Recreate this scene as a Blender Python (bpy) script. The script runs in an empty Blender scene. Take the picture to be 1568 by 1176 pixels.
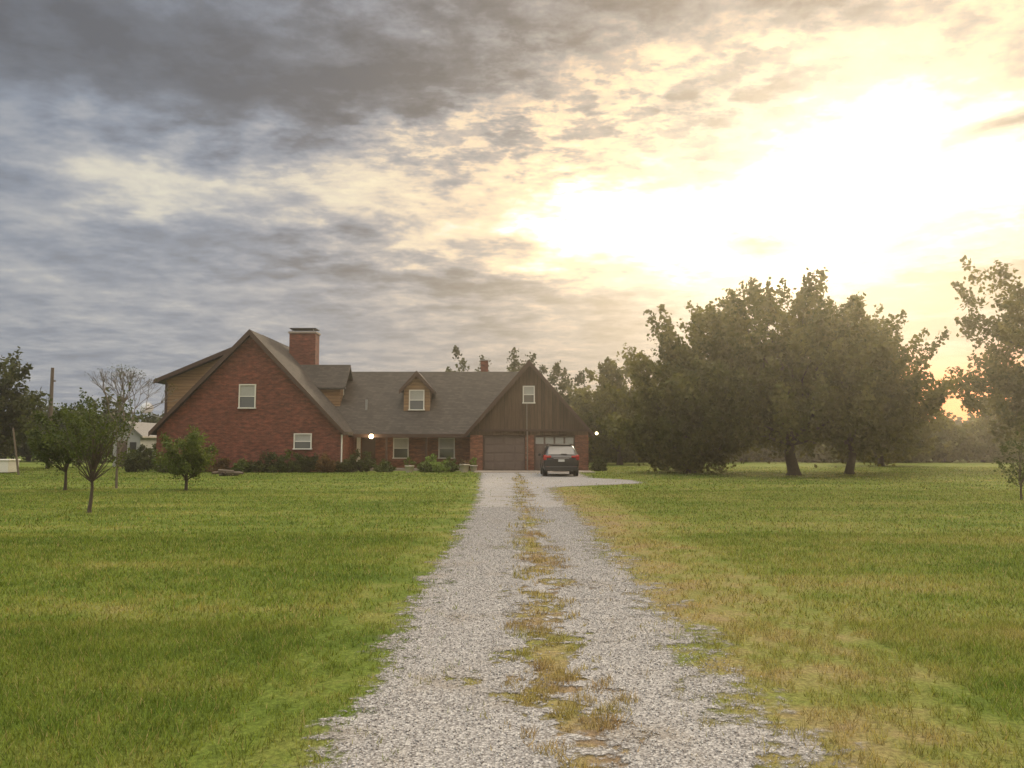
import bpy, math, random
import numpy as np
from mathutils import Vector
R=math.radians
random.seed(5)
scene=bpy.context.scene
coll=scene.collection

# ------------------------------------------------------------------ helpers
class NT:
    def __init__(s,tree): s.t=tree
    def n(s,typ,**kw):
        nd=s.t.nodes.new(typ)
        for k,v in kw.items(): setattr(nd,k,v)
        return nd
    def put(s,sock,v):
        if v is None: return
        if isinstance(v,bpy.types.NodeSocket): s.t.links.new(v,sock)
        else: sock.default_value=v
    def m(s,op,a,b=None,c=None,clamp=False):
        nd=s.n('ShaderNodeMath',operation=op); nd.use_clamp=clamp
        s.put(nd.inputs[0],a); s.put(nd.inputs[1],b); s.put(nd.inputs[2],c)
        return nd.outputs[0]
    def ss(s,v,a,b,o0=0.0,o1=1.0):
        nd=s.n('ShaderNodeMapRange',interpolation_type='SMOOTHSTEP')
        s.put(nd.inputs[0],v); s.put(nd.inputs[1],a); s.put(nd.inputs[2],b); s.put(nd.inputs[3],o0); s.put(nd.inputs[4],o1)
        return nd.outputs[0]
    def noise(s,vec,scale,detail=3,rough=0.5,dist=0.0):
        nd=s.n('ShaderNodeTexNoise'); s.put(nd.inputs['Vector'],vec)
        nd.inputs['Scale'].default_value=scale; nd.inputs['Detail'].default_value=detail
        nd.inputs['Roughness'].default_value=rough; nd.inputs['Distortion'].default_value=dist
        return nd.outputs[0]
    def ramp(s,v,stops,interp='LINEAR'):
        nd=s.n('ShaderNodeValToRGB'); s.put(nd.inputs[0],v); cr=nd.color_ramp; cr.interpolation=interp
        while len(cr.elements)<len(stops): cr.elements.new(0.5)
        for e,(p,c) in zip(cr.elements,stops): e.position=p; e.color=(*c,1)
        return nd.outputs[0]
    def mix(s,f,a,b,blend='MIX'):
        nd=s.n('ShaderNodeMixRGB',blend_type=blend)
        s.put(nd.inputs[0],f)
        s.put(nd.inputs[1],a if isinstance(a,bpy.types.NodeSocket) else (*a,1))
        s.put(nd.inputs[2],b if isinstance(b,bpy.types.NodeSocket) else (*b,1))
        return nd.outputs[0]
    def comb(s,x,y,z):
        nd=s.n('ShaderNodeCombineXYZ'); s.put(nd.inputs[0],x); s.put(nd.inputs[1],y); s.put(nd.inputs[2],z); return nd.outputs[0]
    def sep(s,v):
        nd=s.n('ShaderNodeSeparateXYZ'); s.put(nd.inputs[0],v); return nd.outputs
    def obj(s): return s.n('ShaderNodeTexCoord').outputs['Object']
    def bump(s,h,strength=0.5,dist=0.02):
        nd=s.n('ShaderNodeBump'); nd.inputs['Strength'].default_value=strength; nd.inputs['Distance'].default_value=dist
        s.put(nd.inputs['Height'],h); return nd.outputs[0]

def newmat(name):
    m=bpy.data.materials.new(name); m.use_nodes=True
    nt=NT(m.node_tree); b=m.node_tree.nodes['Principled BSDF']
    return m,nt,b

def plain(name,col,rough=0.6,var=0.12,scale=4,metal=0.0,emit=None,es=0):
    m,nt,b=newmat(name)
    n=nt.noise(nt.obj(),scale,4)
    c=nt.mix(n,tuple(v*(1-var) for v in col),tuple(min(1,v*(1+var)) for v in col))
    nt.put(b.inputs['Base Color'],c); b.inputs['Roughness'].default_value=rough; b.inputs['Metallic'].default_value=metal
    if emit: b.inputs['Emission Color'].default_value=(*emit,1); b.inputs['Emission Strength'].default_value=es
    return m

def brick_mat(name,c1,c2,mortar,dark=0.6):
    m,nt,b=newmat(name); o=nt.sep(nt.obj())
    v=nt.comb(nt.m('ADD',o[0],o[1]),o[2],0.0)
    bt=nt.n('ShaderNodeTexBrick'); nt.put(bt.inputs['Vector'],v)
    bt.inputs['Color1'].default_value=(*c1,1); bt.inputs['Color2'].default_value=(*c2,1); bt.inputs['Mortar'].default_value=(*mortar,1)
    bt.inputs['Scale'].default_value=1; bt.inputs['Brick Width'].default_value=.215; bt.inputs['Row Height'].default_value=.078
    bt.inputs['Mortar Size'].default_value=.007; bt.inputs['Bias'].default_value=-.1
    cell=nt.comb(nt.m('MULTIPLY',nt.m('ADD',o[0],o[1]),2.2),nt.m('MULTIPLY',o[2],6.5),0.0)
    n1=nt.noise(cell,1.0,3,.7); n2=nt.noise(nt.obj(),.5,3)
    f=nt.ss(n1,.35,.7,dark,1.4)
    c=nt.mix(1.0,bt.outputs[0],nt.comb(f,f,f),'MULTIPLY')
    g=nt.ss(n2,.3,.7,.82,1.12); c=nt.mix(1.0,c,nt.comb(g,g,g),'MULTIPLY')
    nt.put(b.inputs['Base Color'],c); b.inputs['Roughness'].default_value=.9
    nt.put(b.inputs['Normal'],nt.bump(bt.outputs[1],-.4,.01))
    return m

def board_mat(name,c1,c2,vertical=True,width=.2):
    m,nt,b=newmat(name); o=nt.sep(nt.obj())
    h=nt.m('ADD',o[0],o[1])
    a=h if vertical else o[2]; l=o[2] if vertical else h
    k=nt.m('DIVIDE',a,width); idx=nt.m('FLOOR',k); fr=nt.m('FRACT',k)
    wn=nt.n('ShaderNodeTexWhiteNoise',noise_dimensions='1D'); nt.put(wn.inputs['W'],idx)
    st=nt.noise(nt.comb(nt.m('MULTIPLY',a,14.0),nt.m('MULTIPLY',l,.9),idx),1,4,.65)
    f=nt.m('ADD',nt.m('MULTIPLY',wn.outputs[0],.45),nt.m('MULTIPLY',nt.ss(st,.3,.7),.55))
    c=nt.mix(f,c1,c2)
    gap=nt.ss(fr,0,.16,.3,1)
    c=nt.mix(1,c,nt.comb(gap,gap,gap),'MULTIPLY')
    nt.put(b.inputs['Base Color'],c); b.inputs['Roughness'].default_value=.85
    nt.put(b.inputs['Normal'],nt.bump(gap,.6,.02))
    return m

def shingle_mat(name):
    m,nt,b=newmat(name); o=nt.sep(nt.obj())
    v=nt.comb(nt.m('ADD',o[0],o[1]),nt.m('MULTIPLY',o[2],1.0),0.0)
    bt=nt.n('ShaderNodeTexBrick'); nt.put(bt.inputs['Vector'],v)
    bt.inputs['Color1'].default_value=(.066,.055,.05,1); bt.inputs['Color2'].default_value=(.034,.029,.027,1); bt.inputs['Mortar'].default_value=(.02,.018,.017,1)
    bt.inputs['Scale'].default_value=1; bt.inputs['Brick Width'].default_value=.33; bt.inputs['Row Height'].default_value=.105
    bt.inputs['Mortar Size'].default_value=.012
    n=nt.noise(nt.obj(),1.2,5,.7); g=nt.ss(n,.3,.7,.8,1.2)
    c=nt.mix(1,bt.outputs[0],nt.comb(g,g,g),'MULTIPLY')
    nt.put(b.inputs['Base Color'],c); b.inputs['Roughness'].default_value=.9
    return m

M={}
M['brick']=brick_mat('red_brick',(.175,.042,.025),(.09,.024,.017),(.13,.09,.07))
M['brick2']=brick_mat('garage_brick',(.22,.08,.042),(.13,.043,.028),(.15,.11,.09))
M['shingle']=shingle_mat('roof_shingles')
M['barn']=board_mat('weathered_boards',(.022,.013,.008),(.115,.07,.042),True,.24)
M['lap']=board_mat('lap_siding',(.17,.10,.052),(.29,.19,.11),False,.22)
M['trim']=plain('brown_trim',(.05,.025,.018),.7)
M['white']=plain('white_paint',(.6,.6,.58),.5,.05)
M['greywhite']=plain('faded_white_boards',(.36,.38,.40),.7,.2,1)
M['gdoor']=plain('garage_door_paint',(.105,.076,.068),.5,.1)
M['blind']=plain('window_blind',(.3,.31,.31),.6,.15,3)
M['conc']=plain('concrete',(.24,.205,.18),.9,.3,1.5)
M['metal']=plain('grey_metal',(.3,.3,.31),.45,.1,4,.8)
M['dark']=plain('dark_interior',(.02,.02,.02),.8)
M['bark']=plain('bark',(.065,.052,.042),.95,.4,9)
M['barklight']=plain('pale_bark',(.16,.14,.12),.95,.3,9)
M['terra']=plain('flower_pot_clay',(.4,.37,.33),.8)
M['wood']=plain('weathered_pole_wood',(.13,.105,.085),.9,.3)
def glass_mat():
    m,nt,b=newmat('window_glass')
    b.inputs['Base Color'].default_value=(.05,.055,.06,1); b.inputs['Roughness'].default_value=.06
    b.inputs['Specular IOR Level'].default_value=.9
    return m
M['glass']=glass_mat()
def lamp_mat():
    m,nt,b=newmat('lit_bulb'); b.inputs['Base Color'].default_value=(1,.85,.6,1)
    b.inputs['Emission Color'].default_value=(1,.78,.42,1); b.inputs['Emission Strength'].default_value=14
    return m
M['lit']=lamp_mat()

def leaf_mat(name,lo,hi,trans=.38,tcol=None):
    m,nt,b=newmat(name)
    at=nt.n('ShaderNodeAttribute',attribute_name='var')
    c=nt.ramp(at.outputs['Fac'],[(0,lo),(.55,tuple((a+b_)/2 for a,b_ in zip(lo,hi))),(1,hi)])
    nt.put(b.inputs['Base Color'],c); b.inputs['Roughness'].default_value=.6
    b.inputs['Specular IOR Level'].default_value=.25
    tr=nt.n('ShaderNodeBsdfTranslucent'); tc=nt.mix(1,c,tcol or (1.45,1.3,.65),'MULTIPLY'); nt.put(tr.inputs[0],tc)
    mx=nt.n('ShaderNodeMixShader'); mx.inputs[0].default_value=trans
    nt.put(mx.inputs[1],b.outputs[0]); nt.put(mx.inputs[2],tr.outputs[0])
    nt.put(m.node_tree.nodes['Material Output'].inputs[0],mx.outputs[0])
    return m
M['leaf']=leaf_mat('maple_leaves',(.055,.068,.02),(.17,.17,.06),.48)
M['leafdark']=leaf_mat('dark_leaves',(.024,.036,.012),(.085,.10,.033),.4)
M['leafyoung']=leaf_mat('young_leaves',(.03,.048,.012),(.09,.12,.03),.35)
M['leafgreen']=leaf_mat('fresh_leaves',(.05,.08,.016),(.13,.17,.045),.35)
M['leaflime']=leaf_mat('lime_leaves',(.10,.17,.03),(.22,.30,.07),.35)
M['leafdry']=leaf_mat('dry_leaves',(.07,.045,.02),(.16,.10,.04),.35)

def link(o,parent=None):
    coll.objects.link(o)
    if parent: o.parent=parent
    return o
def empty(name,loc=(0,0,0)):
    e=bpy.data.objects.new(name,None); e.location=loc; e.empty_display_size=.3; coll.objects.link(e); return e
def mobj(name,v,f,mat,parent=None,smooth=False):
    me=bpy.data.meshes.new(name); me.from_pydata([tuple(map(float,p)) for p in v],[],[tuple(q) for q in f]); me.materials.append(mat)
    import bmesh
    bm=bmesh.new(); bm.from_mesh(me); bmesh.ops.recalc_face_normals(bm,faces=bm.faces); bm.to_mesh(me); bm.free()
    if smooth: me.polygons.foreach_set('use_smooth',[True]*len(me.polygons))
    return link(bpy.data.objects.new(name,me),parent)
def fast(name,V,F,mat,parent=None,var=None,smooth=False):
    """V (N,3) ; F (M,k)"""
    me=bpy.data.meshes.new(name); k=F.shape[1]
    me.vertices.add(len(V)); me.vertices.foreach_set('co',V.astype(np.float32).ravel())
    me.loops.add(F.size); me.loops.foreach_set('vertex_index',F.astype(np.int32).ravel())
    me.polygons.add(len(F)); me.polygons.foreach_set('loop_start',np.arange(0,F.size,k,dtype=np.int32))
    me.update(calc_edges=True)
    if var is not None:
        a=me.attributes.new('var','FLOAT','POINT'); a.data.foreach_set('value',var.astype(np.float32))
    me.materials.append(mat)
    if smooth: me.polygons.foreach_set('use_smooth',[True]*len(F))
    return link(bpy.data.objects.new(name,me),parent)
def box(name,x0,x1,y0,y1,z0,z1,mat,parent=None,bev=0):
    v=[(x,y,z) for x in(x0,x1) for y in(y0,y1) for z in(z0,z1)]
    f=[(0,1,3,2),(4,6,7,5),(0,4,5,1),(2,3,7,6),(0,2,6,4),(1,5,7,3)]
    o=mobj(name,v,f,mat,parent)
    if bev:
        b=o.modifiers.new('bevel','BEVEL'); b.width=bev; b.segments=2
    return o
def prism(name,pts,axis,a0,a1,mat,parent=None):
    """pts in (h,z); extruded along axis 'y' (h=x) or 'x' (h=y)"""
    n=len(pts); v=[]
    for a in(a0,a1):
        for h,z in pts: v.append((h,a,z) if axis=='y' else (a,h,z))
    f=[tuple(range(n)),tuple(range(2*n-1,n-1,-1))]+[(i,(i+1)%n,(i+1)%n+n,i+n) for i in range(n)]
    return mobj(name,v,f,mat,parent)
def tube_geo(path,rad,sides=7):
    path=np.array(path,float); n=len(path); V=[];F=[]
    for i in range(n):
        d=path[min(i+1,n-1)]-path[max(i-1,0)]; d/=np.linalg.norm(d)+1e-9
        a=np.cross(d,[.31,.95,.05]); a/=np.linalg.norm(a)+1e-9; b=np.cross(d,a)
        for k in range(sides):
            t=2*math.pi*k/sides; V.append(path[i]+rad[i]*(math.cos(t)*a+math.sin(t)*b))
    for i in range(n-1):
        for k in range(sides):
            F.append((i*sides+k,i*sides+(k+1)%sides,(i+1)*sides+(k+1)%sides,(i+1)*sides+k))
    return V,F
def tubes(name,lst,mat,parent=None,sides=7):
    V=[];F=[]
    for p,r in lst:
        v,f=tube_geo(p,r,sides); o=len(V); V+=v; F+=[tuple(i+o for i in q) for q in f]
    return fast(name,np.array(V),np.array(F),mat,parent,smooth=True)

def leaves(name,C,S,var,mat,parent,rng,flat=.3):
    n=len(C)
    u=rng.normal(size=(n,3)); u/=np.linalg.norm(u,axis=1)[:,None]
    w=rng.normal(size=(n,3)); w[:,2]+=flat; v=np.cross(u,w); v/=np.linalg.norm(v,axis=1)[:,None]
    s=S[:,None]; k=(rng.uniform(.5,.85,n))[:,None]
    V=np.stack([C-u*s*.5,C+v*s*.5*k+u*s*.05,C+u*s*.5,C-v*s*.5*k+u*s*.05],1).reshape(-1,3)
    F=np.arange(4*n).reshape(n,4)
    return fast(name,V,F,mat,parent,np.repeat(var,4))

def crown_pts(rng,cx,cy,z0,z1,r,ncl,per,cs,spiky=1.0,zmid=.42,ry=None,lump=.2,hollow=.45):
    ry=ry or r; zc=z0+(z1-z0)*zmid
    d=rng.normal(size=(ncl,3)); d/=np.linalg.norm(d,axis=1)[:,None]
    ph=rng.uniform(0,6.28,6); az=np.arctan2(d[:,1],d[:,0])
    lf=1+lump*(np.sin(3*az+ph[0]+2*d[:,2])*.5+np.sin(5*az+ph[1]-3*d[:,2])*.35+np.sin(7*d[:,2]+ph[2]+2*az)*.4)
    rr=rng.uniform(0,1,ncl)**hollow
    h=np.where(d[:,2]>0,z1-zc,zc-z0)
    C=np.stack([cx+d[:,0]*rr*r*lf,cy+d[:,1]*rr*ry*lf,zc+d[:,2]*rr*h*(.85+.15*lf)],1)
    out=d.copy(); out[:,2]=np.abs(out[:,2])*.6+.55; out/=np.linalg.norm(out,axis=1)[:,None]
    cr=cs*rng.uniform(.55,1.35,ncl)
    g=rng.normal(size=(ncl,per,3))*cr[:,None,None]*.5
    t=np.minimum(np.abs(rng.normal(size=(ncl,per,1))),1.8)*cr[:,None,None]*.8*spiky
    taper=1/(1+t/cs*1.5)
    P=C[:,None,:]+g*taper+out[:,None,:]*t
    var=np.clip(rng.uniform(0.05,.85,(ncl,1))*.75+rng.normal(size=(ncl,per))*.14+.12*(rr[:,None]),0,1)
    P=P.reshape(-1,3); var=var.ravel()
    ok=P[:,2]>.03
    return C,P[ok],var[ok]

def tree(name,x,y,H,r,z0=1.2,ncl=160,per=110,leaf=.24,cs=.75,tr=.25,seed=1,mat='leaf',bark='bark',spiky=1.0,zmid=.42,lump=.2,nl=22,cx=0,cy=0,ry=None,hollow=.45,fork=None):
    rng=np.random.default_rng(seed); e=empty(name,(x,y,0))
    C,P,var=crown_pts(rng,cx,cy,z0,H,r,ncl,per,cs,spiky,zmid,ry,lump,hollow)
    leaves('foliage',P,leaf*rng.uniform(.6,1.3,len(P)),var,M[mat],e,rng)
    T=[]; th=H*.72; n=7
    tp=[(cx*(i/n)+rng.normal()*.03*H*.1,cy*(i/n)+rng.normal()*.01*H,th*i/n) for i in range(n+1)]
    tp[0]=(0,0,-.05); rads=[tr*(1.45 if i==0 else 1.0)*(1-.85*i/n) for i in range(n+1)]
    tp.insert(1,(0,0,min(.25,H*.03))); rads.insert(1,tr*1.02)
    T.append((tp,rads))
    idx=rng.choice(len(C),min(nl,len(C)),replace=False)
    fk=fork or z0*.9
    for i in idx:
        c=C[i]; t0=min(max(fk,c[2]*rng.uniform(.25,.55)),th*.95); k=t0/th
        s=np.array([cx*k,cy*k,t0]); 
        mid=s*.5+c*.5+np.array([rng.normal()*.05*r,rng.normal()*.05*r,-.06*abs(c[2]-t0)+.03*r])
        mid2=s*.25+c*.75+np.array([rng.normal()*.05*r,rng.normal()*.05*r,.02*r])
        r0=tr*.42*(1-.6*k); T.append(([s,mid,mid2,c],[r0,r0*.6,r0*.35,r0*.12]))
    tubes('trunk_and_limbs',T,M[bark],e)
    return e

# ------------------------------------------------------------------ world
SUN_AZ=23.0; SUN_EL=18.0
w=bpy.data.worlds.new('World'); scene.world=w; w.use_nodes=True
nt=NT(w.node_tree); bg=w.node_tree.nodes['Background']
dirv=nt.n('ShaderNodeTexCoord').outputs['Generated']
dx,dy,dz=nt.sep(dirv)
sky=nt.n('ShaderNodeTexSky',sky_type='NISHITA'); sky.sun_disc=False
sky.sun_elevation=R(SUN_EL); sky.sun_rotation=R(SUN_AZ); sky.air_density=1.2; sky.dust_density=2.0
az=nt.m('MULTIPLY',nt.m('ARCTAN2',dx,dy),57.2958)
el=nt.m('MULTIPLY',nt.m('ARCSINE',dz),57.2958)
den=nt.m('ADD',nt.m('MAXIMUM',dz,0.0),.10)
px=nt.m('DIVIDE',dx,den); py=nt.m('DIVIDE',dy,den)
cp=nt.comb(px,py,0.0)
n_big=nt.noise(cp,1.3,3,.55)
cp2=nt.comb(nt.m('ADD',px,7.3),nt.m('ADD',py,3.1),2.0)
n_big2=nt.noise(cp2,1.6,5,.62)
azw=nt.m('ADD',az,nt.m('MULTIPLY',nt.m('SUBTRACT',n_big,.5),28.0))
elw=nt.m('ADD',el,nt.m('MULTIPLY',nt.m('SUBTRACT',n_big2,.5),14.0))
def blob(a0,e0,sa,se,amp,tilt=0.0):
    a=nt.m('SUBTRACT',azw,a0); e=nt.m('SUBTRACT',elw,e0)
    if tilt: e=nt.m('SUBTRACT',e,nt.m('MULTIPLY',a,tilt))
    a=nt.m('DIVIDE',a,sa); e=nt.m('DIVIDE',e,se)
    s=nt.m('ADD',nt.m('MULTIPLY',a,a),nt.m('MULTIPLY',e,e))
    return nt.m('MULTIPLY',nt.m('EXPONENT',nt.m('MULTIPLY',s,-1.0)),amp)
BL=[(26,17.4,16,4.7,1.05,.08),(7,16.6,10,3.2,.60),(13,13,9,2.7,.44),
    (14,24,20,5,.17,.1),(-23,18.6,8,2.8,.28),(-7,18,9,3.6,.28),
    (-32,25.5,11,4.6,-.28),(-14,26,9,4.6,-.34),(11,33,12,3.4,-.30),
    (-12,13.0,9,1.5,-.17,-.08),(-3,10.8,6,1.6,-.12),(7,8,10,2,-.14),(31,9.5,10,2.6,-.46),
    (-30,10,16,4,.07),(2,7,14,2.5,.08)]
L=.31
for b_ in BL: L=nt.m('ADD',L,blob(*b_))
def strip_cloud(a0,e0,sa,se,amp,tilt=0.0):
    a=nt.m('SUBTRACT',nt.m('ADD',az,nt.m('MULTIPLY',nt.m('SUBTRACT',n_big,.5),5.0)),a0); e=nt.m('SUBTRACT',nt.m('ADD',el,nt.m('MULTIPLY',nt.m('SUBTRACT',n_big2,.5),4.0)),e0)
    e=nt.m('SUBTRACT',e,nt.m('MULTIPLY',a,tilt)); a=nt.m('DIVIDE',a,sa); e=nt.m('DIVIDE',e,se)
    s=nt.m('ADD',nt.m('MULTIPLY',a,a),nt.m('MULTIPLY',e,e))
    return nt.m('MULTIPLY',nt.m('EXPONENT',nt.m('MULTIPLY',s,-1.0)),amp)
L=nt.m('ADD',L,strip_cloud(18.4,14.4,2.8,.65,-1.15)); L=nt.m('ADD',L,strip_cloud(34.5,19.8,4.2,.6,-.95,.18)); L=nt.m('ADD',L,strip_cloud(1,15.0,2.0,.7,-.4))
# cloud structure: calmer to the left and low down
calm=nt.m('ADD',.45,nt.m('MULTIPLY',nt.m('MULTIPLY',nt.ss(az,-26,0),nt.ss(el,6,14)),.6))
streak=nt.noise(nt.comb(nt.m('MULTIPLY',px,.8),py,0.0),3.6,8,.62)
st2=nt.ss(streak,.32,.68,-.5,.5)
L=nt.m('ADD',L,nt.m('MULTIPLY',nt.m('MULTIPLY',st2,.36),calm))
mot=nt.noise(nt.comb(nt.m('MULTIPLY',px,.75),py,.5),17.0,4,.58)
mm=blob(8,24.0,20,4.6,1.0,.08)
L=nt.m('ADD',L,nt.m('MULTIPLY',nt.m('MULTIPLY',nt.ss(mot,.38,.62,-.5,.5),.40),mm))
mot2=nt.noise(cp2,9.0,5,.64)
L=nt.m('ADD',L,nt.m('MULTIPLY',nt.m('MULTIPLY',nt.ss(mot2,.32,.68,-.5,.5),.19),calm))
back=nt.ss(dy,.25,-.4)  # unseen sky behind the camera, brightened as added light on the scene
L=nt.m('ADD',L,nt.m('MULTIPLY',back,.25))
zen_fill=nt.ss(el,37,58)  # unseen overhead sky, brightened as added fill to lift the lawn
L=nt.m('ADD',L,nt.m('MULTIPLY',zen_fill,.4))
low=nt.ss(el,8,0)
L=nt.m('ADD',L,nt.m('MULTIPLY',low,.08))
col=nt.ramp(L,[(0,(.085,.09,.102)),(.14,(.14,.148,.163)),(.30,(.265,.28,.305)),(.44,(.46,.43,.395)),(.58,(.82,.69,.50)),(.74,(1,.86,.57)),(.92,(1,.98,.87))])
warm=nt.ss(az,-26,8)
tint=nt.mix(warm,(.89,.99,1.15),(1.12,.98,.88))
col=nt.mix(1,col,tint,'MULTIPLY')
oran=nt.m('MULTIPLY',nt.m('MULTIPLY',nt.ss(el,7.5,3.5),nt.ss(az,14,24)),nt.ss(az,50,36))
col=nt.mix(nt.m('MULTIPLY',oran,.95),col,(1.9,.48,.10))
boost=nt.m('ADD',1.0,nt.m('MULTIPLY',nt.ss(L,.9,1.4),3.5))
boost=nt.m('ADD',boost,nt.m('MULTIPLY',back,.2))
boost=nt.m('ADD',boost,nt.m('MULTIPLY',zen_fill,2.2))
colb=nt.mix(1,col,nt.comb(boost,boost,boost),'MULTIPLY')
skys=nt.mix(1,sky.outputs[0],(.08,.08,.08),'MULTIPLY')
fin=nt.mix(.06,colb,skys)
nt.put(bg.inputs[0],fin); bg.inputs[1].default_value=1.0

sd=bpy.data.lights.new('sun','SUN'); sd.energy=2.6; sd.angle=R(11); sd.color=(1,.80,.52)
so=bpy.data.objects.new('sun',sd); coll.objects.link(so)
tosun=Vector((math.sin(R(SUN_AZ))*math.cos(R(SUN_EL)),math.cos(R(SUN_AZ))*math.cos(R(SUN_EL)),math.sin(R(SUN_EL))))
so.rotation_euler=tosun.to_track_quat('Z','Y').to_euler(); so.location=(20,40,30)

# thin evening haze: a real scattering volume lying over the fields
hm=bpy.data.materials.new('evening_haze'); hm.use_nodes=True; t=hm.node_tree; t.nodes.clear()
vs=t.nodes.new('ShaderNodeVolumeScatter'); vs.inputs['Density'].default_value=.0014; vs.inputs['Anisotropy'].default_value=.75; vs.inputs['Color'].default_value=(1,.94,.84,1)
oo=t.nodes.new('ShaderNodeOutputMaterial'); t.links.new(vs.outputs[0],oo.inputs['Volume'])
hz=box('evening_haze',-180,180,-30,220,-.5,45,hm)

# ------------------------------------------------------------------ ground
def grass_color(nt,lift=1.0):
    o=nt.obj(); x,y,z=nt.sep(o)
    n1=nt.noise(o,.35,4,.6); n2=nt.noise(o,2.3,4,.65); n3=nt.noise(nt.comb(nt.m('MULTIPLY',x,.12),nt.m('MULTIPLY',y,.9),0.0),1.0,4,.6)
    d=nt.m('ABSOLUTE',nt.m('SUBTRACT',x,.35))
    edge=nt.ss(d,3.2,1.2)
    right=nt.ss(x,-1.0,3.0)
    f=nt.m('ADD',nt.m('MULTIPLY',nt.ss(n1,.3,.7),.30),nt.m('MULTIPLY',nt.ss(n2,.3,.7),.30)); f=nt.m('ADD',f,nt.m('MULTIPLY',nt.ss(n3,.3,.7),.28))
    f=nt.m('SUBTRACT',f,.18)
    f=nt.m('ADD',f,nt.m('MULTIPLY',edge,nt.m('ADD',.12,nt.m('MULTIPLY',right,.36))))
    f=nt.m('ADD',f,nt.m('MULTIPLY',right,.12))
    f=nt.m('ADD',f,nt.m('MULTIPLY',nt.ss(d,.75,.4),.30))
    c=nt.ramp(f,[(0,(.075,.122,.018)),(.30,(.125,.170,.032)),(.55,(.19,.205,.058)),(.80,(.26,.22,.10)),(1,(.24,.18,.12))])
    if lift!=1.0: c=nt.mix(1,c,(lift,lift,lift),'MULTIPLY')
    return c,n2,f
m,nt,b=newmat('lawn_ground'); c,n2,f=grass_color(nt,.95)
fine=nt.noise(nt.obj(),28,4,.7); g=nt.ss(fine,.25,.75,.55,1.35)
nt.put(b.inputs['Base Color'],nt.mix(1,c,nt.comb(g,g,g),'MULTIPLY')); b.inputs['Roughness'].default_value=1; b.inputs['Specular IOR Level'].default_value=.1
nt.put(b.inputs['Normal'],nt.bump(fine,.8,.04))
ground=mobj('lawn_ground',[(-1500,-300,0),(1500,-300,0),(1500,2500,0),(-1500,2500,0)],[(0,1,2,3)],m)

# grass blades
m,nt,b=newmat('grass_blades'); c,n2,f=grass_color(nt,1.2)
at=nt.n('ShaderNodeAttribute',attribute_name='var').outputs['Fac']
g=nt.ss(at,0,1,.5,1.5); c=nt.mix(1,c,nt.comb(g,g,g),'MULTIPLY')
c=nt.mix(nt.ss(at,.88,.96),c,(.34,.29,.15))
nt.put(b.inputs['Base Color'],c); b.inputs['Roughness'].default_value=.7; b.inputs['Specular IOR Level'].default_value=.2
tr=nt.n('ShaderNodeBsdfTranslucent'); nt.put(tr.inputs[0],nt.mix(1,c,(1.3,1.2,.6),'MULTIPLY'))
mx=nt.n('ShaderNodeMixShader'); mx.inputs[0].default_value=.35; nt.put(mx.inputs[1],b.outputs[0]); nt.put(mx.inputs[2],tr.outputs[0])
nt.put(m.node_tree.nodes['Material Output'].inputs[0],mx.outputs[0]); M['blades']=m
rng=np.random.default_rng(11)
def sst(v,a,b): t=np.clip((v-a)/(b-a),0,1); return t*t*(3-2*t)
def wob(x,y,s=1.0):
    return (np.sin(x*2.1*s+1.3*np.sin(y*1.7*s))+np.sin(y*3.3*s+2*np.sin(x*2.9*s+.5))+np.sin((x+y)*5.7*s+1.1)+np.sin((x*1.3-y)*9.1*s))/4
def xl(y): return -.95-.035*np.maximum(0,y-20)
def xr(y): return 1.5+4.2*sst(y,29,33.5)-1.7*sst(y,35.5,39)
def strip_hw(y): return .30*sst(y,2.5,5)*(1-sst(y,38,44))
def gen(n,y0,y1,wid,ht):
    y=np.sqrt(rng.uniform(y0*y0,y1*y1,n)); x=rng.uniform(-.82,.82,n)*y+rng.uniform(-1,1,n)
    e=.16*wob(x,y,1.2)+rng.normal(size=n)*.10
    ind=(x>xl(y)+e-.05)&(x<xr(y)+e*1.5+.05)&(y<50)
    strip=(np.abs(x-.34-.08*np.sin(y*.8))<strip_hw(y)*(1+.9*wob(x*.6,y*.9,.9)))
    clump=wob(x*1.5+3,y*1.2,1.1)+.5*wob(x*3,y*3,1.6)
    sparse=wob(x*2.2,y*1.4,1.3)+.6*wob(x*4+1,y*3.5,1.9)
    keep=~ind|(ind&strip&(clump>.22))|(ind&(sparse>.80)&(rng.uniform(size=n)<.5))|(ind&(rng.uniform(size=n)<.006))
    keep&=~((y>46.5)&(x>-22.5)&(x<5.2))
    edgeband=(x>-1.6)&(x<2.9)&~ind
    keep&=~(edgeband&((sparse<-.2)|(rng.uniform(size=n)<.25)))
    x=x[keep];y=y[keep];sp=clump[keep];st_=(strip&ind)[keep];n=len(x)
    a=rng.uniform(0,6.283,n); h=ht*rng.uniform(.45,1.25,n)*(1+.25*wob(x*.8,y*.8)); wd=wid*rng.uniform(.7,1.3,n)
    h=np.where(st_,h*(1+.9*np.clip(sp-.2,0,1)),h)
    tall=rng.uniform(size=n)<.01; h[tall]*=1.8
    la=rng.uniform(0,6.283,n); ln=h*rng.uniform(.1,.95,n)
    B=np.stack([x,y,np.zeros(n)],1); t=np.stack([np.cos(a)*wd,np.sin(a)*wd,np.zeros(n)],1)
    tip=B+np.stack([np.cos(la)*ln,np.sin(la)*ln,h],1)
    V=np.stack([B-t,B+t,tip],1).reshape(-1,3)
    return V,np.repeat(rng.uniform(size=n),3)
parts=[gen(140000,3.2,7,.0026,.044),gen(130000,7,14,.0050,.048),gen(100000,14,28,.010,.05),gen(70000,28,60,.024,.06)]
V=np.concatenate([p[0] for p in parts]); vr=np.concatenate([p[1] for p in parts])
fast('grass',V,np.arange(len(V)).reshape(-1,3),M['blades'],None,vr)

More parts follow.
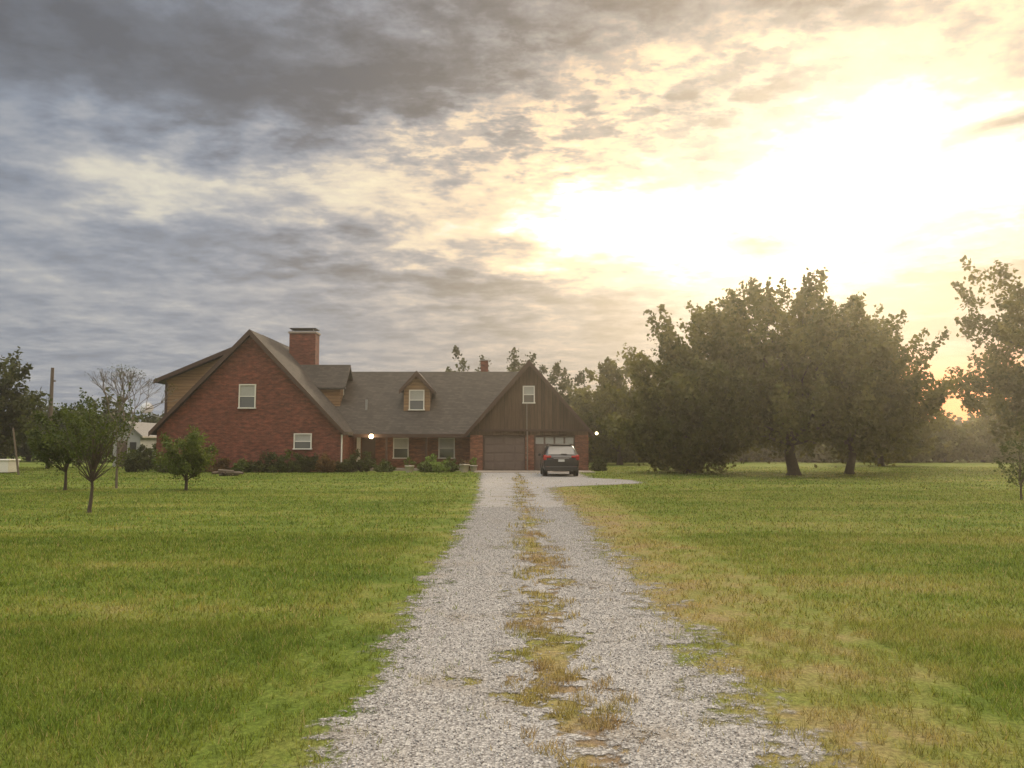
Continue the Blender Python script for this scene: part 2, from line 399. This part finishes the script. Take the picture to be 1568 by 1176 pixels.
# driveway
m,nt,b=newmat('gravel'); o=nt.obj(); x,y,z=nt.sep(o)
vo=nt.n('ShaderNodeTexVoronoi'); vo.inputs['Scale'].default_value=80; nt.put(vo.inputs['Vector'],o)
vc=nt.sep(vo.outputs['Color'])[0]
n1=nt.noise(o,1.3,5,.6); n2=nt.noise(o,5,4,.6)
c=nt.ramp(vc,[(0,(.17,.162,.17)),(.4,(.285,.28,.292)),(.8,(.38,.377,.39)),(1,(.52,.52,.53))])
dk=nt.ss(vo.outputs['Distance'],.3,.8,1,.55); c=nt.mix(1,c,nt.comb(dk,dk,dk),'MULTIPLY')
dirt=nt.m('MULTIPLY',nt.ss(n1,.48,.72),.5); c=nt.mix(dirt,c,(.20,.17,.135))
nt.put(b.inputs['Base Color'],c); b.inputs['Roughness'].default_value=.95; b.inputs['Specular IOR Level'].default_value=.15
nt.put(b.inputs['Normal'],nt.bump(vo.outputs['Distance'],-.7,.015))
en=nt.m('MULTIPLY',nt.m('ADD',nt.m('SUBTRACT',n1,.5),nt.m('MULTIPLY',nt.m('SUBTRACT',n2,.5),.9)),1.0)
xle=nt.m('SUBTRACT',-.95,nt.m('MULTIPLY',nt.m('MAXIMUM',nt.m('SUBTRACT',y,20.0),0.0),.035))
xre=nt.m('SUBTRACT',nt.m('ADD',1.5,nt.ss(y,29,33.5,0,4.2)),nt.ss(y,35.5,39,0,1.7))
la_=nt.m('ADD',nt.m('SUBTRACT',x,xle),en); ra_=nt.m('ADD',nt.m('SUBTRACT',xre,x),nt.m('MULTIPLY',en,1.7))
finew=nt.m('MULTIPLY',nt.m('SUBTRACT',nt.noise(o,22,3,.6),.5),.55)
inside=nt.m('MULTIPLY',nt.ss(nt.m('ADD',la_,finew),-.08,.16),nt.ss(nt.m('ADD',ra_,finew),-.12,.28))
cxs=nt.m('ADD',.34,nt.m('MULTIPLY',nt.m('SINE',nt.m('MULTIPLY',y,.8)),.08))
sdist=nt.m('ABSOLUTE',nt.m('SUBTRACT',x,cxs))
far=nt.m('MULTIPLY',nt.ss(y,3.0,5),nt.ss(y,44,38))
sw=nt.m('MULTIPLY',far,nt.m('ADD',.0,nt.m('MULTIPLY',nt.m('SUBTRACT',nt.m('ADD',n1,nt.m('MULTIPLY',n2,.8)),.88),2.7)))
stripm=nt.ss(nt.m('ADD',nt.m('SUBTRACT',sdist,sw),finew),-.08,.16)
mask=nt.m('MULTIPLY',inside,stripm)
tp=nt.n('ShaderNodeBsdfTransparent'); mx=nt.n('ShaderNodeMixShader'); nt.put(mx.inputs[0],mask)
nt.put(mx.inputs[1],tp.outputs[0]); nt.put(mx.inputs[2],b.outputs[0]); nt.put(m.node_tree.nodes['Material Output'].inputs[0],mx.outputs[0])
mobj('gravel_driveway',[(-2.6,0,.006),(2.6,0,.006),(2.6,28,.006),(7,28,.006),(7,46.4,.006),(-2.6,46.4,.006)],[(0,1,2,3,4,5)],m)
# loose stones
n=75000; y=rng.uniform(3.2**1.3,20**1.3,n)**(1/1.3); x=rng.uniform(-1.1,1.9,n)
keep=(np.abs(x-.34)>.02+.3*rng.uniform(size=n))&(x>xl(y)-.05+.25*rng.uniform(size=n)+.15*wob(x,y,1.2))&(x<xr(y)+.25+.2*wob(x,y,1.2)-.5*rng.uniform(size=n)**.6); x=x[keep];y=y[keep];n=len(x)
s=rng.uniform(.003,.008,n)*(1+.02*y); oct_=np.array([(1,0,0),(-1,0,0),(0,1,0),(0,-1,0),(0,0,.8),(0,0,-.5)])
V=oct_[None]*s[:,None,None]*rng.uniform(.6,1.3,(n,6,1)); a=rng.uniform(0,6.28,n)
ca,sa=np.cos(a)[:,None],np.sin(a)[:,None]; V=np.stack([V[...,0]*ca-V[...,1]*sa,V[...,0]*sa+V[...,1]*ca,V[...,2]],2)
V+=np.stack([x,y,.008+s*.3],1)[:,None,:]
fo=np.array([(0,2,4),(2,1,4),(1,3,4),(3,0,4),(2,0,5),(1,2,5),(3,1,5),(0,3,5)])
F=(fo[None]+(np.arange(n)*6)[:,None,None]).reshape(-1,3)
m,nt,b=newmat('loose_stone'); at=nt.n('ShaderNodeAttribute',attribute_name='var').outputs['Fac']
nt.put(b.inputs['Base Color'],nt.ramp(at,[(0,(.17,.162,.17)),(.5,(.32,.315,.325)),(1,(.50,.50,.51))])); b.inputs['Roughness'].default_value=.9
fast('loose_gravel',V.reshape(-1,3),F,m,None,np.repeat(rng.uniform(size=n),6))
box('concrete_apron',-2.3,5.0,46.4,49.95,-.05,.03,M['conc'])

# ------------------------------------------------------------------ house
H=empty('brick_house')
def window(x0,x1,z0,z1,y,parent,frame='white',name='window',blind=True):
    """faces -Y, y = wall plane"""
    t=.07
    box(name+'_glass',x0+t,x1-t,y-.03,y-.012,z0+t,z1-t,M['glass'],parent)
    if blind: box(name+'_blind',x0+t,x1-t,y-.034,y-.0301,z0+(z1-z0)*.52,z1-t,M['blind'],parent)
    box(name+'_frame_top',x0,x1,y-.08,y-.002,z1-t,z1,M[frame],parent)
    box(name+'_frame_bottom',x0-.04,x1+.04,y-.11,y-.002,z0,z0+t,M[frame],parent)
    box(name+'_frame_left',x0,x0+t,y-.08,y-.002,z0+t,z1-t,M[frame],parent)
    box(name+'_frame_right',x1-t,x1,y-.08,y-.002,z0+t,z1-t,M[frame],parent)
    zm=(z0+z1)/2; box(name+'_rail',x0+t,x1-t,y-.06,y-.036,zm-.025,zm+.025,M[frame],parent)
def gable_roof(name,c,half,zr,slope,a0,a1,axis,t=.2,mat='shingle',trim=True):
    ze=zr-slope*half
    pts=[(c-half,ze),(c,zr),(c+half,ze),(c+half,ze-t),(c,zr-t*1.35),(c-half,ze-t)]
    prism(name,pts,axis,a0,a1,M[mat],H)
    if trim:
        k=.012; pt=[(c-half-k,ze+k*.5-.02),(c,zr+.015),(c+half+k,ze+k*.5-.02),(c+half+k,ze-.30),(c,zr-.36),(c-half-k,ze-.30)]
        for q0,q1 in ((a0-.05,a0-.002),):
            prism(name+'_rake_board',pt,axis,q0,q1,M['trim'],H)
# left wing
XC=-16.4
zr=8.86; sl=1.055
def wing(name,y0,y1,mat,xa,xb,top):
    prism(name,[(xa,0),(xb,0),(xb,top-sl*(xb-XC)),(XC,top),(xa,top-sl*(XC-xa))],'y',y0,y1,mat,H)
wing('left_wing_brick_wall',48,61.5,M['brick'],-22.12,-10.68,zr-.29)
gable_roof('left_wing_roof',XC,6.05,zr,sl,47.65,61.8,'y')
window(-17.06,-16.0,3.92,5.45,48,H)
window(-13.57,-12.45,1.38,2.38,48,H)
box('corner_downspout',-10.62,-10.54,47.92,48.0,.1,2.3,M['white'],H)
# shed dormer left side with lap siding
prism('left_dormer_siding_wall',[(-22.8,2.9),(-22.8,5.93),(XC,8.62),(XC,2.9)],'y',50.6,60.5,M['lap'],H)
prism('left_dormer_roof',[(-23.4,5.72),(-23.4,5.9),(XC,8.88),(XC,8.66)],'y',50.1,60.9,M['shingle'],H)
prism('left_dormer_fascia',[(-23.42,5.66),(-23.42,5.92),(XC-.05,8.88),(XC-.05,8.58)],'y',50.05,50.098,M['trim'],H)
box('left_dormer_corner_board',-22.86,-22.7,50.56,50.595,2.9,5.75,M['trim'],H)
# main body
gable_roof('main_roof',55.5,5.2,6.97,.885,-14.9,1.1,'x',trim=False)
box('main_eave_fascia',-10.4,-3.0,50.22,50.298,2.15,2.38,M['trim'],H)
box('main_wall',-12,-2.7,52.0,59.5,0,3.6,M['brick2'],H)
box('porch_floor',-10.6,-2.8,50.0,51.99,0,.14,M['conc'],H)
for xx in (-8.2,-5.6):
    box('porch_post',xx-.06,xx+.06,50.35,50.47,.14,2.2,M['trim'],H)
window(-8.0,-6.95,.75,2.15,52,H); window(-4.95,-3.85,.75,2.15,52,H)
box('front_door',-10.1,-9.2,51.93,51.99,.15,2.2,M['trim'],H)
box('front_door_sidelight',-10.45,-10.2,51.93,51.99,.3,2.2,M['white'],H)
# main front dormer
prism('front_dormer_wall',[(-7.34,3.4),(-5.58,3.4),(-5.58,5.45),(-6.46,6.4),(-7.34,5.45)],'y',52.1,54.7,M['lap'],H)
gable_roof('front_dormer_roof',-6.46,1.16,6.68,1.12,51.85,55.3,'y',t=.12)
window(-6.98,-5.94,4.0,5.4,52.1,H)
# right slope dormer on left wing
prism('side_dormer_wall',[(52.5,3.5),(55.2,3.5),(55.2,5.7),(53.85,7.05),(52.5,5.7)],'x',-15.5,-11.75,M['lap'],H)
gable_roof('side_dormer_roof',53.85,1.6,7.3,1.08,-15.6,-11.35,'x',t=.13,trim=False)
box('side_dormer_window',-11.748,-11.70,53.4,54.3,4.4,5.7,M['white'],H)
box('side_dormer_window_glass',-11.698,-11.69,53.48,54.22,4.48,5.62,M['glass'],H)
box('roof_vent_pipe',-9.95,-9.82,52.2,52.33,3.6,4.75,M['metal'],H)
# big chimney
box('chimney',-15.75,-13.9,54.0,55.1,5.5,9.55,M['brick'],H)
box('chimney_crown',-15.82,-13.83,53.93,55.17,9.55,9.68,M['conc'],H)
for a in (-15.6,-14.1): box('chimney_cap_leg',a-.03,a+.03,54.15,54.21,9.68,9.88,M['metal'],H)
box('chimney_cap',-15.75,-13.9,54.0,55.1,9.88,9.94,M['dark'],H)
box('small_chimney',-2.35,-1.8,57.5,58.1,5.6,8.0,M['brick'],H); box('small_chimney_cap',-2.4,-1.75,57.45,58.15,8.0,8.07,M['metal'],H)
# garage
gx=1.12
box('garage_body',-2.72,4.95,50.4,61,0,2.62,M['brick2'],H)
box('garage_pier_left',-2.72,-1.9,50,50.398,0,2.3,M['brick2'],H)
box('garage_pier_middle',.87,1.42,50,50.398,0,2.3,M['brick2'],H)
box('garage_pier_right',4.1,4.95,50,50.398,0,2.3,M['brick2'],H)
box('garage_header',-2.72,4.95,50,50.398,2.3,2.6,M['barn'],H)
prism('garage_gable_boards',[(-2.78,2.602),(5.02,2.602),(gx,6.95)],'y',49.95,61,M['barn'],H)
gable_roof('garage_roof',gx,4.15,7.15,1.145,49.6,61.3,'y')
window(.70,1.48,4.35,5.5,49.95,H)
box('gable_conduit',.93,1.0,49.88,49.94,2.65,4.35,M['barklight'],H)
for a,b_ in ((-1.9,.87),(1.42,4.1)):
    box('garage_door_panel',a+.05,b_-.05,50.2,50.28,.02,2.25,M['gdoor'],H)
    for r_ in range(4):
        for q in range(4):
            wv=(b_-a-.1)/4; xa=a+.05+q*wv
            mt='gdoor' if not(r_==3 and a>1) else 'blind'
            box('garage_door_raised_panel',xa+.06,xa+wv-.06,50.175,50.199,.08+r_*.55,.5+r_*.55,M[mt],H,.01)
    box('garage_door_trim_top',a,b_,50.1,50.19,2.25,2.298,M['trim'],H)
    for q in (a,b_-.05): box('garage_door_trim_side',q,q+.05,50.1,50.19,.02,2.249,M['trim'],H)
box('garage_downspout',.95,1.03,49.9,49.99,.05,2.55,M['barklight'],H)
box('garage_gable_trim',-2.8,5.04,49.9,49.948,2.55,2.68,M['trim'],H)
def uvs(name,loc,r,mat,parent,sc=(1,1,1)):
    import bmesh
    me=bpy.data.meshes.new(name); bm=bmesh.new(); bmesh.ops.create_uvsphere(bm,u_segments=14,v_segments=9,radius=r); bm.to_mesh(me); bm.free()
    me.materials.append(mat); me.polygons.foreach_set('use_smooth',[True]*len(me.polygons)); o=bpy.data.objects.new(name,me); o.location=loc; o.scale=sc
    return link(o,parent)
def lit(name,x,y,z,r,e):
    E=empty(name,(x,y,z)); uvs('globe',(0,0,0),r,M['lit'],E)
    box('bracket',-.03,.03,-.03,.03,r*.8,r*.8+.12,M['dark'],E)
    l=bpy.data.lights.new('bulb','POINT'); l.energy=e; l.color=(1,.75,.42); l.shadow_soft_size=.12
    lo=bpy.data.objects.new('bulb',l); lo.location=(0,-.25,-.12); link(lo,E)
lit('porch_lamp',-9.15,50.15,2.22,.15,45)
lit('flood_lamp',5.2,50.1,2.42,.09,14); lit('flood_lamp',5.5,50.1,2.42,.09,14)

# satellite dish
S=empty('satellite_dish',(-23.9,50.3,4.1))
V=[];F=[]
for i in range(5):
    r_=.42*i/4
    for k in range(16): V.append((r_*math.cos(k*math.pi/8),.35*r_*r_-.0,r_*math.sin(k*math.pi/8)))
for i in range(4):
    for k in range(16): F.append((i*16+k,i*16+(k+1)%16,(i+1)*16+(k+1)%16,(i+1)*16+k))
d=mobj('reflector',V,F,M['metal'],S,True); d.rotation_euler=(R(-25),0,R(20))
tubes('mast',[([(0,.1,0),(.3,.15,-.5),(1.1,.3,-.7)],[.03,.03,.03]),([(0,0,0),(0,-.45,-.1)],[.015,.015])],M['metal'],S)

# shed / outbuilding on the left
O=empty('white_outbuilding')
box('walls',-31.0,-28.9,60,66,0,2.4,M['greywhite'],O)
prism('gable',[(-31.0,2.4),(-28.9,2.4),(-29.95,3.3)],'y',60,66,M['greywhite'],O)
prism('roof',[(-31.3,2.25),(-29.95,3.4),(-28.6,2.25),(-28.6,2.37),(-29.95,3.52),(-31.3,2.37)],'y',59.7,66.3,M['metal'],O)
box('door',-30.7,-29.9,59.95,59.99,0,2.0,M['gdoor'],O); box('window_pane',-29.7,-29.2,59.95,59.99,1.2,1.9,M['glass'],O)
# utility pole
P=empty('utility_pole',(-33.0,55,0)); tubes('pole',[([(0,0,0),(.02,0,3.5),(0,0,7.2)],[.16,.14,.11])],M['wood'],P)
box('transformer_bracket',-.06,.25,-.06,.06,6.2,6.3,M['wood'],P)
P2=empty('leaning_post',(-27.4,43,0)); tubes('post',[([(0,0,0),(-.45,0,2.6)],[.06,.05])],M['wood'],P2)
B=empty('white_storage_bin',(-30.6,45,0)); box('body',-1.6,1.3,0,1.0,.05,.72,M['white'],B,.03); box('lid',-1.65,1.35,-.05,1.05,.723,.82,M['white'],B,.03)
box('feet',-1.4,1.1,.1,.9,0,.05,M['dark'],B)

# planters + shrubs
def pot(x,y,r=.3,h=.42,mat='leafgreen',seed=3):
    E=empty('flower_pot',(x,y,0)); V=[];F=[]
    prof=[(r*.65,0),(r*.9,h*.8),(r,h*.82),(r,h),(r*.86,h),(r*.8,h*.85)]
    for a,z in prof:
        for k in range(16): V.append((a*math.cos(k*math.pi/8),a*math.sin(k*math.pi/8),z))
    for i in range(5):
        for k in range(16): F.append((i*16+k,i*16+(k+1)%16,(i+1)*16+(k+1)%16,(i+1)*16+k))
    mobj('pot',V,F,M['terra'],E,True)
    rg=np.random.default_rng(seed); C,Pp,var=crown_pts(rg,0,0,h*.7,h+.4,r,14,22,.12)
    leaves('plant',Pp,.11*rg.uniform(.6,1.3,len(Pp)),var,M[mat],E,rg)
pot(-6.2,46.8); pot(-2.9,47.3,.32,.5,'leafdry',5); pot(-2.4,48.4,.25,.4,'leaflime',6)
pot(2.0,49.3,.2,.35,'leafdark',8)
def shrub(name,x,y,r,h,seed,mat='leafdark',leaf=.13,n=45,per=60,z0=-.1,spiky=.5):
    E=empty(name,(x,y,0)); rg=np.random.default_rng(seed)
    C,Pp,var=crown_pts(rg,0,0,z0,h,r,n,per,.25,spiky,.35,lump=.25)
    leaves('foliage',Pp,leaf*rg.uniform(.6,1.3,len(Pp)),var,M[mat],E,rg)
    tubes('stems',[([(0,0,0),tuple(c*.5),tuple(c)],[.03,.02,.008]) for c in C[:7]],M['bark'],E,5)
for i,(x,y,r_,h,mt) in enumerate([(-15.0,46.9,.75,1.2,'leafdark'),(-13.6,46.8,.95,1.35,'leafyoung'),(-12.5,46.9,.8,1.25,'leafdark'),
    (-11.2,46.6,.6,1.0,'leafdry'),(-9.3,47.5,.85,1.25,'leafdark'),(-10.3,47.2,.5,.8,'leafdark'),(-23.2,47.5,.7,1.25,'leafdark'),(-17.6,46.9,.6,.75,'leafdry'),
    (-16.4,46.9,.5,.6,'leafgreen'),(-19.2,46.8,.7,.7,'leafdark'),(-20.8,46.9,.8,.9,'leafdark'),(-7.8,47.5,.5,.6,'leafyoung'),(5.6,49.6,.45,.7,'leafdark'),
    (-25.5,54,1.3,1.9,'leafdark'),(-31.5,58,1.8,2.6,'leafdark'),(-27.0,56,.9,1.5,'leafyoung')]):
    shrub('shrub',x,y,r_,h,40+i,mt)
for i,(x,y,r_,h) in enumerate([(-5.2,47.2,.5,.5),(-4.4,47.0,.55,.6),(-3.8,47.5,.4,.75),(-5.0,48.2,.5,.95)]):
    shrub('garden_plant',x,y,r_,h,70+i,'leaflime' if i%2 else 'leafgreen',.16,26,40)
# log pile
G=empty('log_pile',(-15.2,41,0)); rg=np.random.default_rng(4); T=[]
for k in range(9):
    a=rg.uniform(0,3.1); c=np.array([rg.uniform(-.7,.7),rg.uniform(-.3,.3),.08+.1*(k//4)]); dv=np.array([math.cos(a),math.sin(a)*.6,rg.uniform(-.05,.08)])*.45
    T.append(([c-dv,c+dv],[.07,.07]))
tubes('logs',T,M['wood'],G)

# ------------------------------------------------------------------ trees
tree('maple_tree',15.3,42,9.9,5.3,1.1,ncl=420,per=130,leaf=.26,cs=.82,tr=.33,seed=51,spiky=1.25,zmid=.42,nl=34,cx=-.6,lump=.12,hollow=.4,fork=1.7)
tree('maple_tree',10.6,46,8.9,3.7,.0,ncl=340,per=130,leaf=.26,cs=.8,tr=.28,seed=52,spiky=1.2,zmid=.28,nl=26,lump=.14,hollow=.4)
tree('maple_tree',19.2,44,8.9,3.5,.8,ncl=280,per=130,leaf=.26,cs=.8,tr=.24,seed=53,spiky=1.25,zmid=.42,nl=26,cx=.6,lump=.14,hollow=.4,fork=1.6)
tree('shade_tree',33.4,45,13.3,6.0,.6,ncl=400,per=120,leaf=.28,cs=.92,tr=.4,seed=25,spiky=1.2,zmid=.4,lump=.22,hollow=.42)
tree('shade_tree',29.6,62,6.4,3.6,.3,ncl=180,per=100,leaf=.31,cs=.75,tr=.25,seed=26)
tree('shade_tree',9.2,66,9.0,3.5,.2,ncl=190,per=100,leaf=.33,cs=.85,tr=.25,seed=27)
tree('shade_tree',-35.8,50,7.9,4.3,.1,ncl=280,per=110,leaf=.28,cs=.8,tr=.25,seed=28,mat='leafdark',lump=.15)
tree('young_tree',-9.95,18.3,2.9,.82,.8,ncl=76,per=38,leaf=.06,cs=.24,tr=.045,seed=31,mat='leafyoung',spiky=1.4,nl=40,zmid=.5,hollow=.6,lump=.35,cx=.05)
tree('young_tree',-15.9,27.6,2.85,1.2,.7,ncl=90,per=85,leaf=.10,cs=.3,tr=.06,seed=32,mat='leafyoung',nl=18)
tree('young_tree',-11.6,27.6,2.1,1.0,.3,ncl=90,per=85,leaf=.085,cs=.26,tr=.06,seed=33,mat='leafgreen',nl=18,zmid=.5,spiky=.7,fork=.25)
tree('sapling',14.9,22.7,2.0,.5,.4,ncl=26,per=40,leaf=.08,cs=.22,tr=.03,seed=34,mat='leafyoung')
# bare ornamental tree
rg=np.random.default_rng(9); E=empty('bare_tree',(-14.8,29.0,0)); T=[]; tips=[]
def grow(p,d,l,r_,lev):
    q=p+d*l; mid=(p+q)/2+rg.normal(size=3)*l*.05; T.append(([p,mid,q],[r_,r_*.8,r_*.6]))
    if lev==0: tips.append(q); return
    for k in range(3):
        nd=d+rg.normal(size=3)*.38; nd[2]=abs(nd[2])*.8+.35; nd/=np.linalg.norm(nd); grow(q,nd,l*.75,r_*.64,lev-1)
grow(np.array([0,0,0.]),np.array([0.05,0,1.]),1.4,.07,5)
tubes('branches',T,M['barklight'],E,4)
tp=np.array(tips); tp=tp[rg.uniform(size=len(tp))<.25]; tp=np.repeat(tp,5,0)+rg.normal(size=(len(tp)*5,3))*.09
leaves('foliage',tp,np.full(len(tp),.06),rg.uniform(size=len(tp)),M['leafyoung'],E,rg)

# distant tree masses
def mass(name,items,seed,mat,leaf=.42,per=60,cs=1.1):
    E=empty(name); rg=np.random.default_rng(seed); A=[];Bv=[];T=[]
    for (x,y,r_,h) in items:
        C,Pp,var=crown_pts(rg,x,y,.1,h,r_,int(40*r_/3)+26,per,cs,.9,.36,lump=.3)
        A.append(Pp);Bv.append(var); T.append(([(x,y,0),(x+.1,y,h*.4),(x,y,h*.7)],[.25,.18,.08]))
    A=np.concatenate(A);Bv=np.concatenate(Bv)
    leaves('foliage',A,leaf*rg.uniform(.6,1.3,len(A)),Bv,M[mat],E,rg); tubes('trunks',T,M['bark'],E,5)
items=[];rg=np.random.default_rng(77)
for x in np.arange(8,74,3.2):
    items.append((x+rg.normal()*.8,82+rg.uniform(-5,5),rg.uniform(2.8,4.2),rg.uniform(6.2,10.0)*(1.0 if not 24<x<52 else .52)))
    items.append((x+rg.normal()*.8,78+rg.uniform(-3,3),rg.uniform(2.0,2.8),rg.uniform(2.0,3.2)))
mass('background_tree_line',items,5,'leaf',.5)
items=[]
for x in np.arange(-78,-30,3.4):
    items.append((x+rg.normal(),84+rg.uniform(-6,6),rg.uniform(2.6,4.0),rg.uniform(4.2,7.0)))
mass('background_tree_line',items,6,'leafdark')
items=[(-4.4,74,2.2,10.9),(-2.0,76,2.0,10.2),(.4,75,2.0,10.5),(3.9,72,2.4,9.0),(5.8,74,2.3,8.2)]
mass('background_tree_line',items,7,'leafdark',.3,110,.75)
items=[(x+rg.normal()*3,150+rg.uniform(-12,12),rg.uniform(6,9),rg.uniform(4.0,6.0)) for x in np.arange(-170,170,7)]
mass('distant_woods',items,8,'leafdark',.9,60,1.6)

# ------------------------------------------------------------------ car
car=empty('parked_car',(2.55,39.9,0))
m,nt,b=newmat('car_paint'); b.inputs['Base Color'].default_value=(.009,.010,.015,1); b.inputs['Roughness'].default_value=.3; b.inputs['Metallic'].default_value=.2; b.inputs['Coat Weight'].default_value=.3
M['paint']=m
M['tail']=plain('tail_light_red',(.30,.015,.015),.25,.1); M['rubber']=plain('tyre_rubber',(.02,.02,.02),.8); M['plate']=plain('plate_white',(.42,.44,.44),.5,.1)
M['trimblk']=plain('black_plastic',(.018,.018,.018),.65)
st=[(0,.42,.88,.93,.84,.76),(.05,.32,.97,1.03,.90,.80),(.14,.28,1.04,1.12,.925,.80),(.34,.26,1.07,1.42,.93,.72),(.50,.25,1.07,1.62,.93,.66),(.75,.25,1.06,1.685,.93,.65),
    (1.8,.25,1.04,1.72,.93,.66),(2.7,.25,1.02,1.66,.93,.65),(3.1,.25,1.02,1.45,.93,.69),(3.55,.25,1.02,1.12,.93,.76),(4.2,.26,.96,1.02,.92,.74),(4.58,.3,.82,.86,.86,.7),(4.7,.4,.70,.72,.76,.6)]
V=[];F=[]
for (yy,zb,zt,zf,wb,wr) in st:
    half=[(wb*.86,zb),(wb*.98,zb+.14),(wb,zb*.4+zt*.6-.05),(wb*.955,zt),(wr+(wb-wr)*.12,zf-.07*(zf-zt>.2)-.01),(wr*.82,zf),(0,zf+.015)]
    ring=[(a,yy,z) for a,z in half]+[(-a,yy,z) for a,z in half[-2::-1]]
    V+=ring
n=13
for i in range(len(st)-1):
    for k in range(n): F.append((i*n+k,i*n+(k+1)%n,(i+1)*n+(k+1)%n,(i+1)*n+k))
F.append(tuple(range(n))); F.append(tuple(range((len(st)-1)*n,len(st)*n)))
bo=mobj('body',V,F,M['paint'],car,True); sm=bo.modifiers.new('s','SUBSURF'); sm.levels=2; sm.render_levels=2
def panel(name,q,mat,off=(0,0,0),th=.02):
    v=[tuple(np.array(p)+np.array(off)) for p in q]; o=mobj(name,v,[tuple(range(len(v)))],mat,car); s=o.modifiers.new('t','SOLIDIFY'); s.thickness=th; s.offset=0
    return o
panel('rear_window',[(-.68,.165,1.13),(.68,.165,1.13),(.66,.30,1.36),(.58,.43,1.57),(-.58,.43,1.57),(-.66,.30,1.36)],M['glass'],(0,-.04,.015))
box('rear_spoiler',-.6,.6,.33,.62,1.62,1.66,M['paint'],car,.015)
for s_ in(-1,1):
    box('tail_light',min(s_*.52,s_*.91),max(s_*.52,s_*.91),-.015,.2,.98,1.09,M['tail'],car,.03)
    box('tail_light_corner',min(s_*.76,s_*.925),max(s_*.76,s_*.925),.0,.26,.86,1.13,M['tail'],car,.03)
    box('bumper_reflector',min(s_*.62,s_*.8),max(s_*.62,s_*.8),-.02,.03,.50,.54,M['tail'],car)
    panel('side_window',[(s_*.925,.75,1.09),(s_*.925,2.95,1.07),(s_*.72,2.55,1.58),(s_*.715,.85,1.61)],M['glass'],(s_*.005,0,0))
    box('roof_rail',min(s_*.6,s_*.64),max(s_*.6,s_*.64),.8,2.6,1.71,1.745,M['metal'],car,.01)
    box('door_mirror',min(s_*.94,s_*1.1),max(s_*.94,s_*1.1),2.75,2.87,1.05,1.2,M['paint'],car,.04)
    box('exhaust_tip',s_*.55-.05,s_*.55+.05,-.02,.1,.29,.34,M['metal'],car,.01)
    for wy in(.95,3.75):
        V=[];F=[]
        for kk,(xx,rr,_) in enumerate([(-.02,.02,0),(-.01,.23,0),(-.04,.25,0),(-.03,.34,0),(.0,.36,0),(.2,.36,0),(.22,.33,0),(.22,.02,0)]):
            for k in range(24): V.append((s_*(.905-xx),wy+rr*math.cos(k*math.pi/12),.36+rr*math.sin(k*math.pi/12)))
        for i in range(7):
            for k in range(24): F.append((i*24+k,i*24+(k+1)%24,(i+1)*24+(k+1)%24,(i+1)*24+k))
        wo=mobj('wheel',V,F,M['rubber'],car,True)
box('rear_bumper_lower',-.84,.84,-.035,.2,.3,.55,M['trimblk'],car,.05)
box('bumper_skid',-.45,.45,-.05,.05,.3,.36,M['trimblk'],car,.01)
box('licence_plate',-.16,.16,-.03,-.012,.78,.9,M['plate'],car)
box('chrome_strip',-.4,.4,-.03,.02,.93,.955,M['metal'],car,.005)
box('rear_wiper',-.02,.3,.1,.125,1.17,1.19,M['trimblk'],car)

# ------------------------------------------------------------------ camera
cd=bpy.data.cameras.new('camera'); cd.sensor_width=36; cd.lens=27.05; cd.clip_end=5000; cd.clip_start=.05
co=bpy.data.objects.new('camera',cd); co.location=(0,0,1.55); co.rotation_euler=(R(90+4.66),0,0); coll.objects.link(co)
scene.camera=co
scene.view_settings.view_transform='Standard'; scene.view_settings.look='None'; scene.view_settings.exposure=0
